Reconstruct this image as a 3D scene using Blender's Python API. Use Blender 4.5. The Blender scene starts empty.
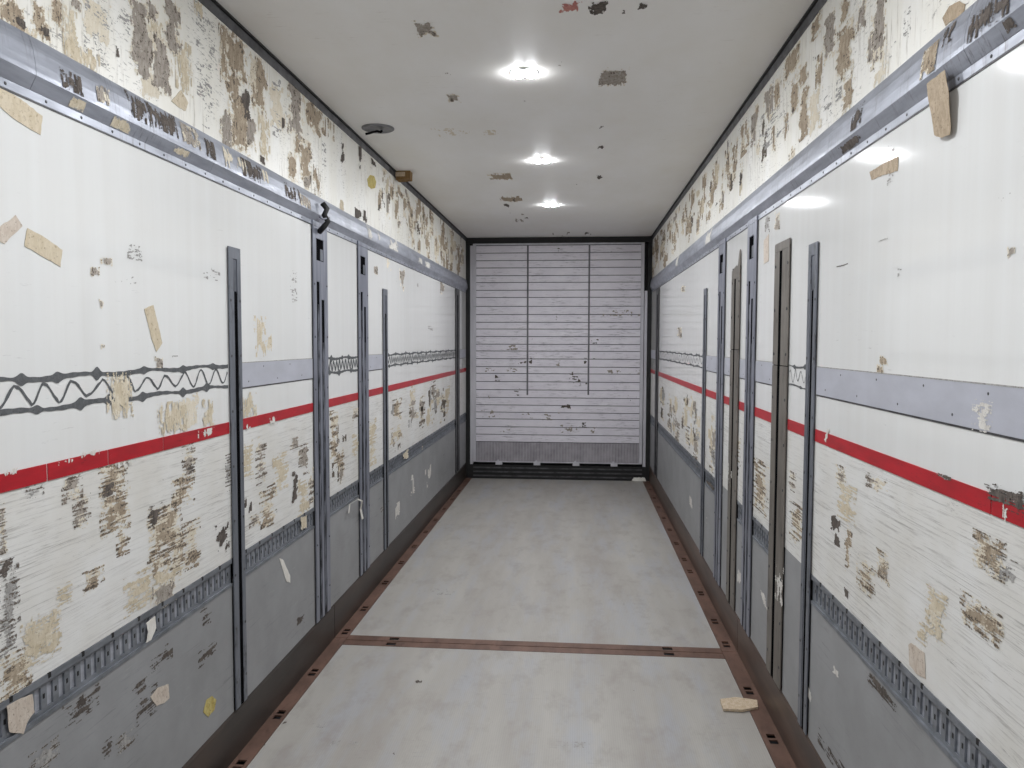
import bpy, math, random
import numpy as np
from mathutils import Matrix, Vector

# ------------------------------------------------------------------ camera, world, exposure
SC = bpy.context.scene
COL = SC.collection
FPX = 770.0
YAW, PIT, ROL = 0.0850, -0.0545, 0.0028
CAM = np.array([0.2674, 0.0, 1.8430])
F_ = np.array([-math.sin(YAW)*math.cos(PIT), math.cos(YAW)*math.cos(PIT), math.sin(PIT)])
R_ = np.array([math.cos(YAW), math.sin(YAW), 0.0])
U_ = np.cross(R_, F_)
R_ = R_*math.cos(ROL) + U_*math.sin(ROL)
U_ = np.cross(R_, F_)
cam = bpy.data.objects.new('camera', bpy.data.cameras.new('camera'))
COL.objects.link(cam)
cam.data.sensor_width = 36.0
cam.data.lens = FPX/1024*36.0
cam.data.clip_start = 0.05
m = Matrix.Identity(4)
for i in range(3):
    m[i][0], m[i][1], m[i][2], m[i][3] = R_[i], U_[i], -F_[i], CAM[i]
cam.matrix_world = m
SC.camera = cam

world = bpy.data.worlds.new('world'); SC.world = world
world.use_nodes = True
world.node_tree.nodes['Background'].inputs[0].default_value = (0.93, 0.96, 1.0, 1)
world.node_tree.nodes['Background'].inputs[1].default_value = 0.3   # the box is closed; the lamps do the lighting
LED_STRENGTH = 605.0
SC.view_settings.view_transform = 'Standard'
SC.view_settings.look = 'None'
SC.view_settings.gamma = 1.0
SC.view_settings.use_curve_mapping = False
SC.view_settings.exposure = 0.0

# ------------------------------------------------------------------ dimensions (metres)
W = 1.23            # half width, finished wall surface
H = 3.226           # ceiling
L = 10.36           # rear frame
Y0 = -2.2           # end wall behind the camera
ZK, ZG, ZW, ZR0, ZR1 = 0.215, 0.775, 0.897, 1.446, 1.495   # kick top, rail bottom, white bottom, red stripe
ZF, ZFT, ZRT = 2.502, 2.526, 2.675                          # flange bottom, flange top, side rail top
RD, ZE = 0.024, 2.564                                       # side rail projection, height of its edge

# ------------------------------------------------------------------ materials
MATS = {}
def rgb(r, g, b):
    f = lambda c: (c/255/12.92) if c/255 <= 0.04045 else ((c/255+0.055)/1.055)**2.4
    return (f(r), f(g), f(b), 1)
class NT:
    def __init__(s, name):
        s.m = bpy.data.materials.new(name); s.m.use_nodes = True
        s.t = s.m.node_tree; s.n = s.t.nodes
        s.b = s.n['Principled BSDF']
        s.co = s.n.new('ShaderNodeTexCoord').outputs['Object']
        MATS[name] = s.m
    def link(s, a, b): s.t.links.new(a, b)
    def mapping(s, scale):
        x = s.n.new('ShaderNodeMapping'); x.inputs['Scale'].default_value = scale
        s.link(s.co, x.inputs[0]); return x.outputs[0]
    def noise(s, scale, detail=4, rough=0.6, dist=0.0):
        x = s.n.new('ShaderNodeTexNoise'); x.inputs['Scale'].default_value = 1.0
        x.inputs['Detail'].default_value = detail; x.inputs['Roughness'].default_value = rough
        x.inputs['Distortion'].default_value = dist
        s.link(s.mapping(scale), x.inputs['Vector']); return x.outputs['Fac']
    def ramp(s, fac, lo, hi, a=0.0, b=1.0):
        x = s.n.new('ShaderNodeMapRange'); x.inputs['From Min'].default_value = lo
        x.inputs['From Max'].default_value = hi; x.inputs['To Min'].default_value = a
        x.inputs['To Max'].default_value = b; s.link(fac, x.inputs['Value']); return x.outputs[0]
    def mul(s, a, b, op='MULTIPLY'):
        x = s.n.new('ShaderNodeMath'); x.operation = op
        s.link(a, x.inputs[0])
        if isinstance(b, (int, float)): x.inputs[1].default_value = b
        else: s.link(b, x.inputs[1])
        return x.outputs[0]
    def mix(s, fac, a, b):
        x = s.n.new('ShaderNodeMix'); x.data_type = 'RGBA'
        if isinstance(fac, (int, float)): x.inputs[0].default_value = fac
        else: s.link(fac, x.inputs[0])
        for v, k in ((a, 6), (b, 7)):
            if isinstance(v, tuple): x.inputs[k].default_value = v
            else: s.link(v, x.inputs[k])
        return x.outputs[2]
    def color(s, c):
        if isinstance(c, tuple): s.b.inputs['Base Color'].default_value = c
        else: s.link(c, s.b.inputs['Base Color'])
    def set(s, rough=0.5, metal=0.0, spec=0.5):
        if isinstance(rough, (int, float)): s.b.inputs['Roughness'].default_value = rough
        else: s.link(rough, s.b.inputs['Roughness'])
        s.b.inputs['Metallic'].default_value = metal
        s.b.inputs['Specular IOR Level'].default_value = spec
    def bump(s, fac, strength=0.2, dist=0.002):
        x = s.n.new('ShaderNodeBump'); x.inputs['Strength'].default_value = strength
        x.inputs['Distance'].default_value = dist
        s.link(fac, x.inputs['Height']); s.link(x.outputs[0], s.b.inputs['Normal'])

def simple(name, c, c2=None, scale=(20, 20, 20), rough=0.6, metal=0.0, lo=0.35, hi=0.65, bump=0.0, spec=0.5, detail=5):
    t = NT(name)
    f = t.noise(scale, detail)
    t.color(t.mix(t.ramp(f, lo, hi), c, c2 if c2 else tuple(x*0.8 for x in c[:3])+(1,)))
    t.set(rough, metal, spec)
    if bump: t.bump(f, bump)
    return t

def build_materials():
    # white glass-fibre wall sheet, upper band: yellowed, tick marks, vertical streaks
    t = NT('panel_cream')
    c = t.mix(t.ramp(t.noise((2, 6, 1.5), 5), 0.35, 0.7), rgb(236, 235, 230), rgb(228, 225, 214))
    streak = t.mul(t.ramp(t.noise((40, 60, 5), 5, 0.7), 0.54, 0.68), t.ramp(t.noise((2, 3.0, 1.6), 3), 0.44, 0.60))
    c = t.mix(t.mul(streak, 0.75), c, rgb(140, 128, 112))
    tick = t.mul(t.ramp(t.noise((60, 26, 120), 4, 0.75), 0.57, 0.64), t.ramp(t.noise((2, 5, 2.0), 3), 0.46, 0.58))
    c = t.mix(t.mul(tick, 0.7), c, rgb(95, 90, 86))
    t.color(c); t.set(0.42); 
    t.bump(t.noise((50, 50, 50), 4), 0.15, 0.001)
    # middle band: clean glossy white, faint vertical streaking
    t = NT('panel_white')
    c = t.mix(t.ramp(t.noise((8, 14, 0.5), 4), 0.3, 0.75), rgb(230, 231, 230), rgb(225, 225, 223))
    sc = t.mul(t.ramp(t.noise((30, 9, 90), 4, 0.7), 0.64, 0.72), t.ramp(t.noise((2, 2.5, 2.5), 3), 0.5, 0.62))
    c = t.mix(t.mul(sc, 0.35), c, rgb(150, 150, 150))
    t.color(c); t.set(0.07, 0, 0.32)
    t.bump(t.noise((20, 120, 6), 2), 0.06, 0.0005)
    # lower band: white scraped along the load direction
    t = NT('panel_scuffed')
    c = t.mix(t.ramp(t.noise((3, 4, 4), 5), 0.35, 0.7), rgb(233, 233, 231), rgb(222, 220, 214))
    z1 = t.ramp(t.noise((1, 1.6, 3.0), 4), 0.32, 0.55)
    l1 = t.ramp(t.noise((10, 5.0, 130), 5, 0.75, 0.4), 0.52, 0.66)
    l2 = t.ramp(t.noise((10, 9.0, 60), 6, 0.8, 0.6), 0.60, 0.70)
    c = t.mix(t.mul(t.mul(l1, z1), 0.62), c, rgb(150, 146, 142))
    c = t.mix(t.mul(t.mul(l2, t.ramp(t.noise((1, 3, 3.5), 3), 0.52, 0.62)), 0.75), c, rgb(105, 100, 95))
    l3 = t.mul(t.ramp(t.noise((10, 1.6, 210), 6, 0.8, 0.3), 0.56, 0.66), t.ramp(t.noise((1, 1.1, 2.2), 4), 0.40, 0.58))
    c = t.mix(t.mul(l3, 0.7), c, rgb(118, 113, 108))
    l4 = t.mul(t.ramp(t.noise((10, 7.0, 150), 6, 0.8, 0.5), 0.63, 0.68), t.ramp(t.noise((1, 2.4, 3.2), 4), 0.45, 0.6))
    c = t.mix(t.mul(l4, 0.85), c, rgb(84, 78, 74))
    t.color(c); t.set(0.38)
    t.bump(l1, 0.15, 0.001)
    # grey lower wall sheet
    t = NT('panel_grey')
    c = t.mix(t.ramp(t.noise((3, 4, 4), 5), 0.35, 0.7), rgb(152, 153, 155), rgb(139, 140, 141))
    l1 = t.mul(t.ramp(t.noise((10, 4.0, 90), 5, 0.75, 0.4), 0.57, 0.68), t.ramp(t.noise((1, 1.5, 3), 3), 0.42, 0.6))
    c = t.mix(t.mul(l1, 0.5), c, rgb(88, 90, 92))
    l2 = t.mul(t.ramp(t.noise((10, 7.0, 100), 5, 0.75, 0.4), 0.60, 0.68), t.ramp(t.noise((1, 2, 5), 3), 0.5, 0.62))
    c = t.mix(t.mul(l2, 0.55), c, rgb(172, 174, 176))
    t.color(c); t.set(0.5)
    # roof lining
    t = NT('ceiling_white')
    c = t.mix(t.ramp(t.noise((3, 1.5, 1), 5), 0.35, 0.7), rgb(243, 242, 240), rgb(238, 236, 231))
    sc = t.mul(t.ramp(t.noise((9, 60, 1), 5, 0.7), 0.62, 0.70), t.ramp(t.noise((1.6, 2.2, 1), 3), 0.5, 0.6))
    c = t.mix(t.mul(sc, 0.35), c, rgb(160, 148, 132))
    t.color(c); t.set(0.5, 0, 0.3)
    # floor sheet: grey phenolic with weave and worn lengthwise bands
    t = NT('floor_sheet')
    c = t.mix(t.ramp(t.noise((3.2, 0.5, 1), 5), 0.35, 0.65), rgb(176, 173, 167), rgb(158, 153, 147))
    c = t.mix(t.mul(t.ramp(t.noise((5, 0.9, 1), 6, 0.7), 0.48, 0.64), 0.6), c, rgb(164, 167, 175))
    c = t.mix(t.mul(t.ramp(t.noise((6, 3, 1), 6, 0.7), 0.5, 0.66), 0.55), c, rgb(146, 138, 132))
    sc = t.mul(t.ramp(t.noise((8, 90, 1), 5, 0.75), 0.60, 0.68), t.ramp(t.noise((2.5, 4, 1), 3), 0.54, 0.62))
    c = t.mix(t.mul(sc, 0.6), c, rgb(105, 105, 110))
    w1 = t.n.new('ShaderNodeTexWave'); w1.inputs['Scale'].default_value = 30; w1.bands_direction = 'X'
    w2 = t.n.new('ShaderNodeTexWave'); w2.inputs['Scale'].default_value = 30; w2.bands_direction = 'Y'
    t.link(t.co, w1.inputs[0]); t.link(t.co, w2.inputs[0])
    wv = t.mul(w1.outputs['Fac'], w2.outputs['Fac'])
    c = t.mix(t.mul(wv, 0.40), c, rgb(140, 138, 136))
    t.color(c); t.set(0.5)
    t.bump(wv, 0.25, 0.001)
    # metals
    t = NT('side_rail_metal')
    c = t.mix(t.ramp(t.noise((6, 4, 30), 5), 0.35, 0.7), rgb(168, 172, 183), rgb(138, 142, 152))
    sm = t.mul(t.ramp(t.noise((30, 80, 7), 6, 0.75), 0.53, 0.66), t.ramp(t.noise((1, 2.2, 1), 3), 0.44, 0.56))
    c = t.mix(t.mul(sm, 0.62), c, rgb(84, 78, 74))
    t.color(c); t.set(t.ramp(t.noise((20, 12, 30), 4), 0.3, 0.7, 0.30, 0.46), 0.35)
    t.bump(t.noise((10, 14, 6), 3), 0.12, 0.002)
    t = NT('post_metal')
    c = t.mix(t.ramp(t.noise((20, 30, 3), 5), 0.35, 0.7), rgb(124, 128, 137), rgb(100, 104, 112))
    dk = t.mul(t.ramp(t.noise((20, 24, 9), 5, 0.7), 0.53, 0.66), t.ramp(t.noise((1, 2, 2.5), 3), 0.45, 0.6))
    c = t.mix(t.mul(dk, 0.8), c, rgb(52, 54, 58))
    t.color(c); t.set(0.45, 0.35)
    simple('deck_post_metal', rgb(150, 153, 166), rgb(118, 122, 134), (20, 26, 2), 0.42, 0.4)
    simple('channel_dark', rgb(40, 42, 47), rgb(26, 27, 30), (10, 10, 4), 0.6, 0.2)
    simple('channel_mid', rgb(112, 116, 126), rgb(70, 73, 80), (10, 20, 5), 0.5, 0.3)
    t = NT('plate_brown')
    c = t.mix(t.ramp(t.noise((20, 20, 4), 5), 0.35, 0.7), rgb(124, 119, 112), rgb(98, 92, 86))
    c = t.mix(t.mul(t.ramp(t.noise((20, 30, 12), 5, 0.7), 0.56, 0.68), 0.6), c, rgb(70, 64, 60))
    t.color(c); t.set(0.5, 0.2)
    simple('lashing_metal', rgb(136, 140, 147), rgb(108, 112, 118), (20, 12, 30), 0.45, 0.35)
    simple('lashing_back', rgb(188, 191, 200), rgb(160, 163, 172), (20, 12, 30), 0.5, 0.3)  # paler than the rail metal, so the shaded slot recess looks lit
    simple('grip_strip', rgb(186, 188, 198), rgb(176, 178, 187), (4, 5, 12), 0.45)
    simple('vent_grey', rgb(132, 132, 134), rgb(104, 104, 106), (12, 12, 12), 0.5)
    simple('trim_dark', rgb(92, 92, 95), rgb(52, 52, 54), (10, 14, 20), 0.5, 0.2)
    simple('seal_grey', rgb(128, 127, 133), rgb(92, 91, 96), (60, 10, 6), 0.6)
    simple('slot_black', rgb(24, 24, 26), rgb(14, 14, 15), (10, 10, 10), 1.0, spec=0.0)  # sheenless black, paints deep cavity shade into the post slots; also the cable
    simple('slot_worn', rgb(112, 115, 124), rgb(44, 46, 50), (14, 20, 7), 0.6, spec=0.1, lo=0.42, hi=0.58)
    simple('black', rgb(26, 26, 27), rgb(14, 14, 15), (10, 10, 10), 0.6)
    t = NT('stripe_red')
    c = t.mix(t.ramp(t.noise((4, 5, 20), 4), 0.35, 0.7), rgb(186, 26, 40), rgb(160, 22, 34))
    c = t.mix(t.mul(t.ramp(t.noise((10, 16, 90), 6, 0.75), 0.60, 0.66), 0.6), c, rgb(110, 22, 30))
    c = t.mix(t.ramp(t.noise((10, 30, 60), 6, 0.75), 0.70, 0.73), c, rgb(215, 200, 195))
    t.color(c); t.set(0.4)
    t = NT('kick_steel')
    c = t.mix(t.ramp(t.noise((6, 2, 12), 5), 0.35, 0.7), rgb(62, 56, 52), rgb(46, 41, 38))
    c = t.mix(t.mul(t.ramp(t.noise((5, 0.9, 6), 4), 0.5, 0.65), 0.55), c, rgb(78, 62, 54))
    t.color(c); t.set(0.42, 0.3)
    simple('kick_rust', rgb(98, 80, 70), rgb(68, 56, 50), (6, 1.2, 10), 0.42, 0.3)
    t = NT('floor_steel')
    c = t.mix(t.ramp(t.noise((8, 4, 8), 5), 0.35, 0.7), rgb(122, 94, 82), rgb(92, 70, 60))
    c = t.mix(t.mul(t.ramp(t.noise((25, 10, 20), 6, 0.75), 0.55, 0.68), 0.7), c, rgb(76, 58, 50))
    c = t.mix(t.ramp(t.noise((40, 30, 20), 4, 0.7), 0.70, 0.76), c, rgb(170, 160, 152))
    t.color(c); t.set(0.5, 0.3)
    # tail-lift platform at the rear
    t = NT('platform_slat')
    c = t.mix(t.ramp(t.noise((4, 4, 10), 5), 0.35, 0.7), rgb(243, 240, 248), rgb(232, 228, 238))
    sc = t.mul(t.ramp(t.noise((9, 1, 90), 5, 0.75), 0.52, 0.66), t.ramp(t.noise((3, 1, 3), 4), 0.42, 0.6))
    c = t.mix(t.mul(sc, 0.62), c, rgb(116, 114, 120))
    t.color(c); t.set(0.45, 0.0)
    simple('platform_frame', rgb(218, 217, 224), rgb(196, 195, 202), (10, 10, 2), 0.45, 0.2)
    t = NT('checker_plate')
    w1 = t.n.new('ShaderNodeTexWave'); w1.inputs['Scale'].default_value = 8; w1.bands_direction = 'X'
    t.link(t.co, w1.inputs[0])
    c = t.mix(t.ramp(t.noise((8, 8, 8), 5), 0.35, 0.7), rgb(176, 172, 179), rgb(146, 142, 149))
    c = t.mix(t.mul(w1.outputs['Fac'], 0.35), c, rgb(196, 194, 200))
    t.color(c); t.set(0.4, 0.3); t.bump(w1.outputs['Fac'], 0.5, 0.004)
    # residues and tapes
    def residue(name, a, b, d, rough=0.85):
        t = NT(name)
        c = t.mix(t.ramp(t.noise((60, 60, 25), 6, 0.75), 0.40, 0.60), a, b)
        c = t.mix(t.ramp(t.noise((120, 90, 120), 5, 0.75), 0.56, 0.66), c, d)
        t.color(c); t.set(rough, 0, 0.2)
    residue('res_brown', rgb(184, 170, 150), rgb(150, 135, 117), rgb(112, 100, 88))
    residue('res_greybrown', rgb(178, 170, 161), rgb(146, 138, 129), rgb(108, 101, 94))
    residue('res_tan', rgb(216, 206, 186), rgb(198, 185, 160), rgb(160, 145, 121))
    residue('res_pale', rgb(226, 219, 204), rgb(216, 206, 186), rgb(192, 180, 158))
    residue('res_grey', rgb(178, 176, 173), rgb(150, 148, 146), rgb(116, 114, 112))
    residue('res_dark', rgb(112, 104, 98), rgb(80, 74, 70), rgb(52, 48, 46))
    residue('res_dark2', rgb(112, 102, 92), rgb(92, 83, 75), rgb(72, 65, 60))
    residue('res_white', rgb(226, 224, 218), rgb(206, 202, 196), rgb(170, 166, 160))
    residue('res_adhesive', rgb(104, 106, 108), rgb(90, 92, 94), rgb(76, 78, 80))
    residue('res_yellow', rgb(204, 192, 130), rgb(180, 160, 92), rgb(104, 92, 64))
    residue('res_pink', rgb(196, 140, 130), rgb(180, 120, 112), rgb(140, 90, 84))
    residue('tape_tan', rgb(212, 200, 178), rgb(200, 186, 160), rgb(158, 140, 116), 0.55)
    residue('tape_paper', rgb(212, 202, 190), rgb(196, 182, 168), rgb(150, 134, 120), 0.7)
    residue('tape_brown', rgb(184, 166, 142), rgb(160, 142, 118), rgb(122, 105, 86), 0.55)
    residue('tape_white', rgb(232, 230, 224), rgb(222, 218, 210), rgb(200, 196, 188), 0.6)
    residue('wood', rgb(206, 190, 168), rgb(186, 166, 140), rgb(150, 128, 102), 0.7)
    residue('cardboard', rgb(140, 112, 74), rgb(112, 88, 58), rgb(80, 62, 42), 0.8)
    simple('light_plastic', rgb(236, 236, 238), rgb(228, 228, 230), (10, 10, 10), 0.35)
    t = NT('led')
    t.b.inputs['Base Color'].default_value = (1, 1, 1, 1)
    t.b.inputs['Emission Color'].default_value = (0.965, 0.985, 1.015, 1)
    t.b.inputs['Emission Strength'].default_value = LED_STRENGTH
build_materials()

# ------------------------------------------------------------------ mesh helpers
def link(name, verts, faces, mat, parent=None, smooth=False):
    me = bpy.data.meshes.new(name)
    me.from_pydata([tuple(v) for v in verts], [], faces)
    me.update()
    if smooth:
        for p in me.polygons: p.use_smooth = True
    me.materials.append(MATS[mat])
    o = bpy.data.objects.new(name, me); COL.objects.link(o)
    if parent: o.parent = parent
    return o
class MB:
    def __init__(s): s.v = []; s.f = []
    def add(s, v, f):
        n = len(s.v); s.v += [tuple(map(float, a)) for a in v]; s.f += [tuple(i+n for i in q) for q in f]; return s
    def box(s, a, b):
        x0, y0, z0 = a; x1, y1, z1 = b
        if x0 > x1: x0, x1 = x1, x0
        if y0 > y1: y0, y1 = y1, y0
        if z0 > z1: z0, z1 = z1, z0
        return s.add([(x0,y0,z0),(x1,y0,z0),(x1,y1,z0),(x0,y1,z0),(x0,y0,z1),(x1,y0,z1),(x1,y1,z1),(x0,y1,z1)],
              [(0,3,2,1),(4,5,6,7),(0,1,5,4),(1,2,6,5),(2,3,7,6),(3,0,4,7)])
    def prism(s, poly, ax0, ax1, to3):      # poly in 2D, extruded between ax0 and ax1 through to3(u, v, w)
        n = len(poly)
        v = [to3(u, w, ax0) for u, w in poly] + [to3(u, w, ax1) for u, w in poly]
        f = [tuple(range(n))[::-1], tuple(range(n, 2*n))]
        f += [(i, (i+1) % n, n+(i+1) % n, n+i) for i in range(n)]
        return s.add(v, f)
    def cyl(s, c, axis, r, h, n=10, r2=None):
        r2 = r if r2 is None else r2
        ax = Vector(axis).normalized(); a = ax.orthogonal().normalized(); b = ax.cross(a)
        c = Vector(c); v = []
        for k, rr in ((0, r), (h, r2)):
            for i in range(n):
                t = 2*math.pi*i/n
                v.append(c + ax*k + a*rr*math.cos(t) + b*rr*math.sin(t))
        f = [tuple(range(n))[::-1], tuple(range(n, 2*n))] + [(i, (i+1) % n, n+(i+1) % n, n+i) for i in range(n)]
        return s.add(v, f)
    def tube(s, pts, r, n=7):
        pts = [Vector(p) for p in pts]; v = []; f = []
        for i, p in enumerate(pts):
            d = (pts[min(i+1, len(pts)-1)] - pts[max(i-1, 0)]).normalized()
            a = d.cross(Vector((0.31, 0.77, 0.55))).normalized(); b = d.cross(a)
            for k in range(n):
                t = 2*math.pi*k/n; v.append(p + a*r*math.cos(t) + b*r*math.sin(t))
        for i in range(len(pts)-1):
            for k in range(n):
                f.append((i*n+k, i*n+(k+1) % n, (i+1)*n+(k+1) % n, (i+1)*n+k))
        f += [tuple(range(n))[::-1], tuple(range((len(pts)-1)*n, len(pts)*n))]
        return s.add(v, f)
    def plate(s, u0, u1, v0, v1, holes, w0, w1, to3):
        """flat plate with rectangular through-holes; front at w1, back at w0"""
        us = sorted({u0, u1, *[max(u0, min(u1, h[0])) for h in holes], *[max(u0, min(u1, h[1])) for h in holes]})
        vs = sorted({v0, v1, *[max(v0, min(v1, h[2])) for h in holes], *[max(v0, min(v1, h[3])) for h in holes]})
        nu, nv = len(us)-1, len(vs)-1
        solid = np.ones((nu+2, nv+2), bool); solid[0] = solid[-1] = False; solid[:, 0] = solid[:, -1] = False
        uc = [(us[i]+us[i+1])/2 for i in range(nu)]; vc = [(vs[j]+vs[j+1])/2 for j in range(nv)]
        for h in holes:
            for i in range(nu):
                if h[0] < uc[i] < h[1]:
                    for j in range(nv):
                        if h[2] < vc[j] < h[3]: solid[i+1, j+1] = False
        idx = {}; V = []; F = []
        def vid(i, j, k):
            q = (i, j, k)
            if q not in idx: idx[q] = len(V); V.append(to3(us[i], vs[j], w1 if k else w0))
            return idx[q]
        for i in range(nu):
            for j in range(nv):
                if not solid[i+1, j+1]: continue
                F.append((vid(i,j,1), vid(i+1,j,1), vid(i+1,j+1,1), vid(i,j+1,1)))
                F.append((vid(i,j,0), vid(i,j+1,0), vid(i+1,j+1,0), vid(i+1,j,0)))
                if not solid[i, j+1]: F.append((vid(i,j,0), vid(i,j,1), vid(i,j+1,1), vid(i,j+1,0)))
                if not solid[i+2, j+1]: F.append((vid(i+1,j,0), vid(i+1,j+1,0), vid(i+1,j+1,1), vid(i+1,j,1)))
                if not solid[i+1, j]: F.append((vid(i,j,0), vid(i+1,j,0), vid(i+1,j,1), vid(i,j,1)))
                if not solid[i+1, j+2]: F.append((vid(i,j+1,0), vid(i,j+1,1), vid(i+1,j+1,1), vid(i+1,j+1,0)))
        return s.add(V, F)
    def build(s, name, mat, parent=None, smooth=False):
        me_o = link(name, s.v, s.f, mat, parent, smooth)
        import bmesh
        bm = bmesh.new(); bm.from_mesh(me_o.data)
        bmesh.ops.recalc_face_normals(bm, faces=bm.faces); bm.to_mesh(me_o.data); bm.free()
        return me_o
def tag(o, label, cat=None, group=None, kind=None):
    o['label'] = label
    if cat: o['category'] = cat
    if group: o['group'] = group
    if kind: o['kind'] = kind
    return o
def empty(name, loc=(0, 0, 0)):
    o = bpy.data.objects.new(name, None); COL.objects.link(o); o.location = loc; o.empty_display_size = 0.1
    return o
def stuff(o): o['kind'] = 'stuff'; return o

# planes of the place: 3D point from (u, v, height above the surface towards the room)
SL = math.hypot(RD, ZRT-ZE); su, sv = RD/SL, (ZRT-ZE)/SL
SU = math.hypot(RD-0.004, ZE-ZFT); uu, uv_ = (RD-0.004)/SU, (ZE-ZFT)/SU
PL = {
 'L': lambda u, v, w=0: (-W+w, u, v),
 'R': lambda u, v, w=0: (W-w, u, v),
 'C': lambda u, v, w=0: (u, v, H-w),
 'F': lambda u, v, w=0: (u, v, w),
 'B': lambda u, v, w=0: (u, 10.290-w, v),
 'LR': lambda u, v, w=0: (-W+RD-0.004+w, u, ZE+v),               # face of the side rail
 'RR': lambda u, v, w=0: (W-RD+0.004-w, u, ZE+v),
 'RH': lambda u, v, w=0: (W-RD-0.003-w, u, v),                    # hanging off the rail edge
 'LU': lambda u, v, w=0: (-W+0.004+uu*v+uv_*w, u, ZFT+uv_*v-uu*w),                       # underside of the side rail
 'RU': lambda u, v, w=0: (W-0.004-uu*v-uv_*w, u, ZFT+uv_*v-uu*w),
}
def rail_x(v): return float(np.interp(v, [0, 0.012, 0.035, 0.07, ZRT-ZE], [RD, RD-0.0002, RD-0.0022, RD-0.0075, 0.0035]))
BUILD = dict(PL)                                                    # the rail face is slightly rounded
BUILD['LR'] = lambda u, v, w=0: (-W+rail_x(v)+w+0.0004, u, ZE+v)
BUILD['RR'] = lambda u, v, w=0: (W-rail_x(v)-w-0.0004, u, ZE+v)
def ray_uv(plane, px, py):
    """where the line of sight through a photograph pixel meets one of the surfaces"""
    d = F_ + R_*(px-512)/FPX + U_*(384-py)/FPX
    o = np.array(PL[plane](0, 0)); a = np.array(PL[plane](1, 0))-o; b = np.array(PL[plane](0, 1))-o
    n = np.cross(a, b); t = n@(o-CAM)/(n@d); p = CAM+t*d-o
    return p@a, p@b

# value noise for ragged outlines
def vnoise(rng, x, y):
    g = rng.random((64, 64))
    xi = np.floor(x).astype(int); yi = np.floor(y).astype(int); fx = x-xi; fy = y-yi
    fx = fx*fx*(3-2*fx); fy = fy*fy*(3-2*fy)
    a = g[xi % 64, yi % 64]; b = g[(xi+1) % 64, yi % 64]; c = g[xi % 64, (yi+1) % 64]; d = g[(xi+1) % 64, (yi+1) % 64]
    return a*(1-fx)*(1-fy)+b*fx*(1-fy)+c*(1-fx)*fy+d*fx*fy
SEED = [11]
def quads(mask, U, V_, plane, w, V, F):
    n, k = mask.shape
    for j in range(k):
        d = np.diff(np.concatenate([[0], mask[:, j].astype(int), [0]]))
        for a, b in zip(np.where(d == 1)[0], np.where(d == -1)[0]):
            i0 = len(V)
            V += [BUILD[plane](U[a], V_[j], w), BUILD[plane](U[b], V_[j], w), BUILD[plane](U[b], V_[j+1], w), BUILD[plane](U[a], V_[j+1], w)]
            F.append((i0, i0+1, i0+2, i0+3))
UNDER = {'res_brown': 'res_pale', 'res_greybrown': 'res_pale', 'res_tan': 'res_pale'}
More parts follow.
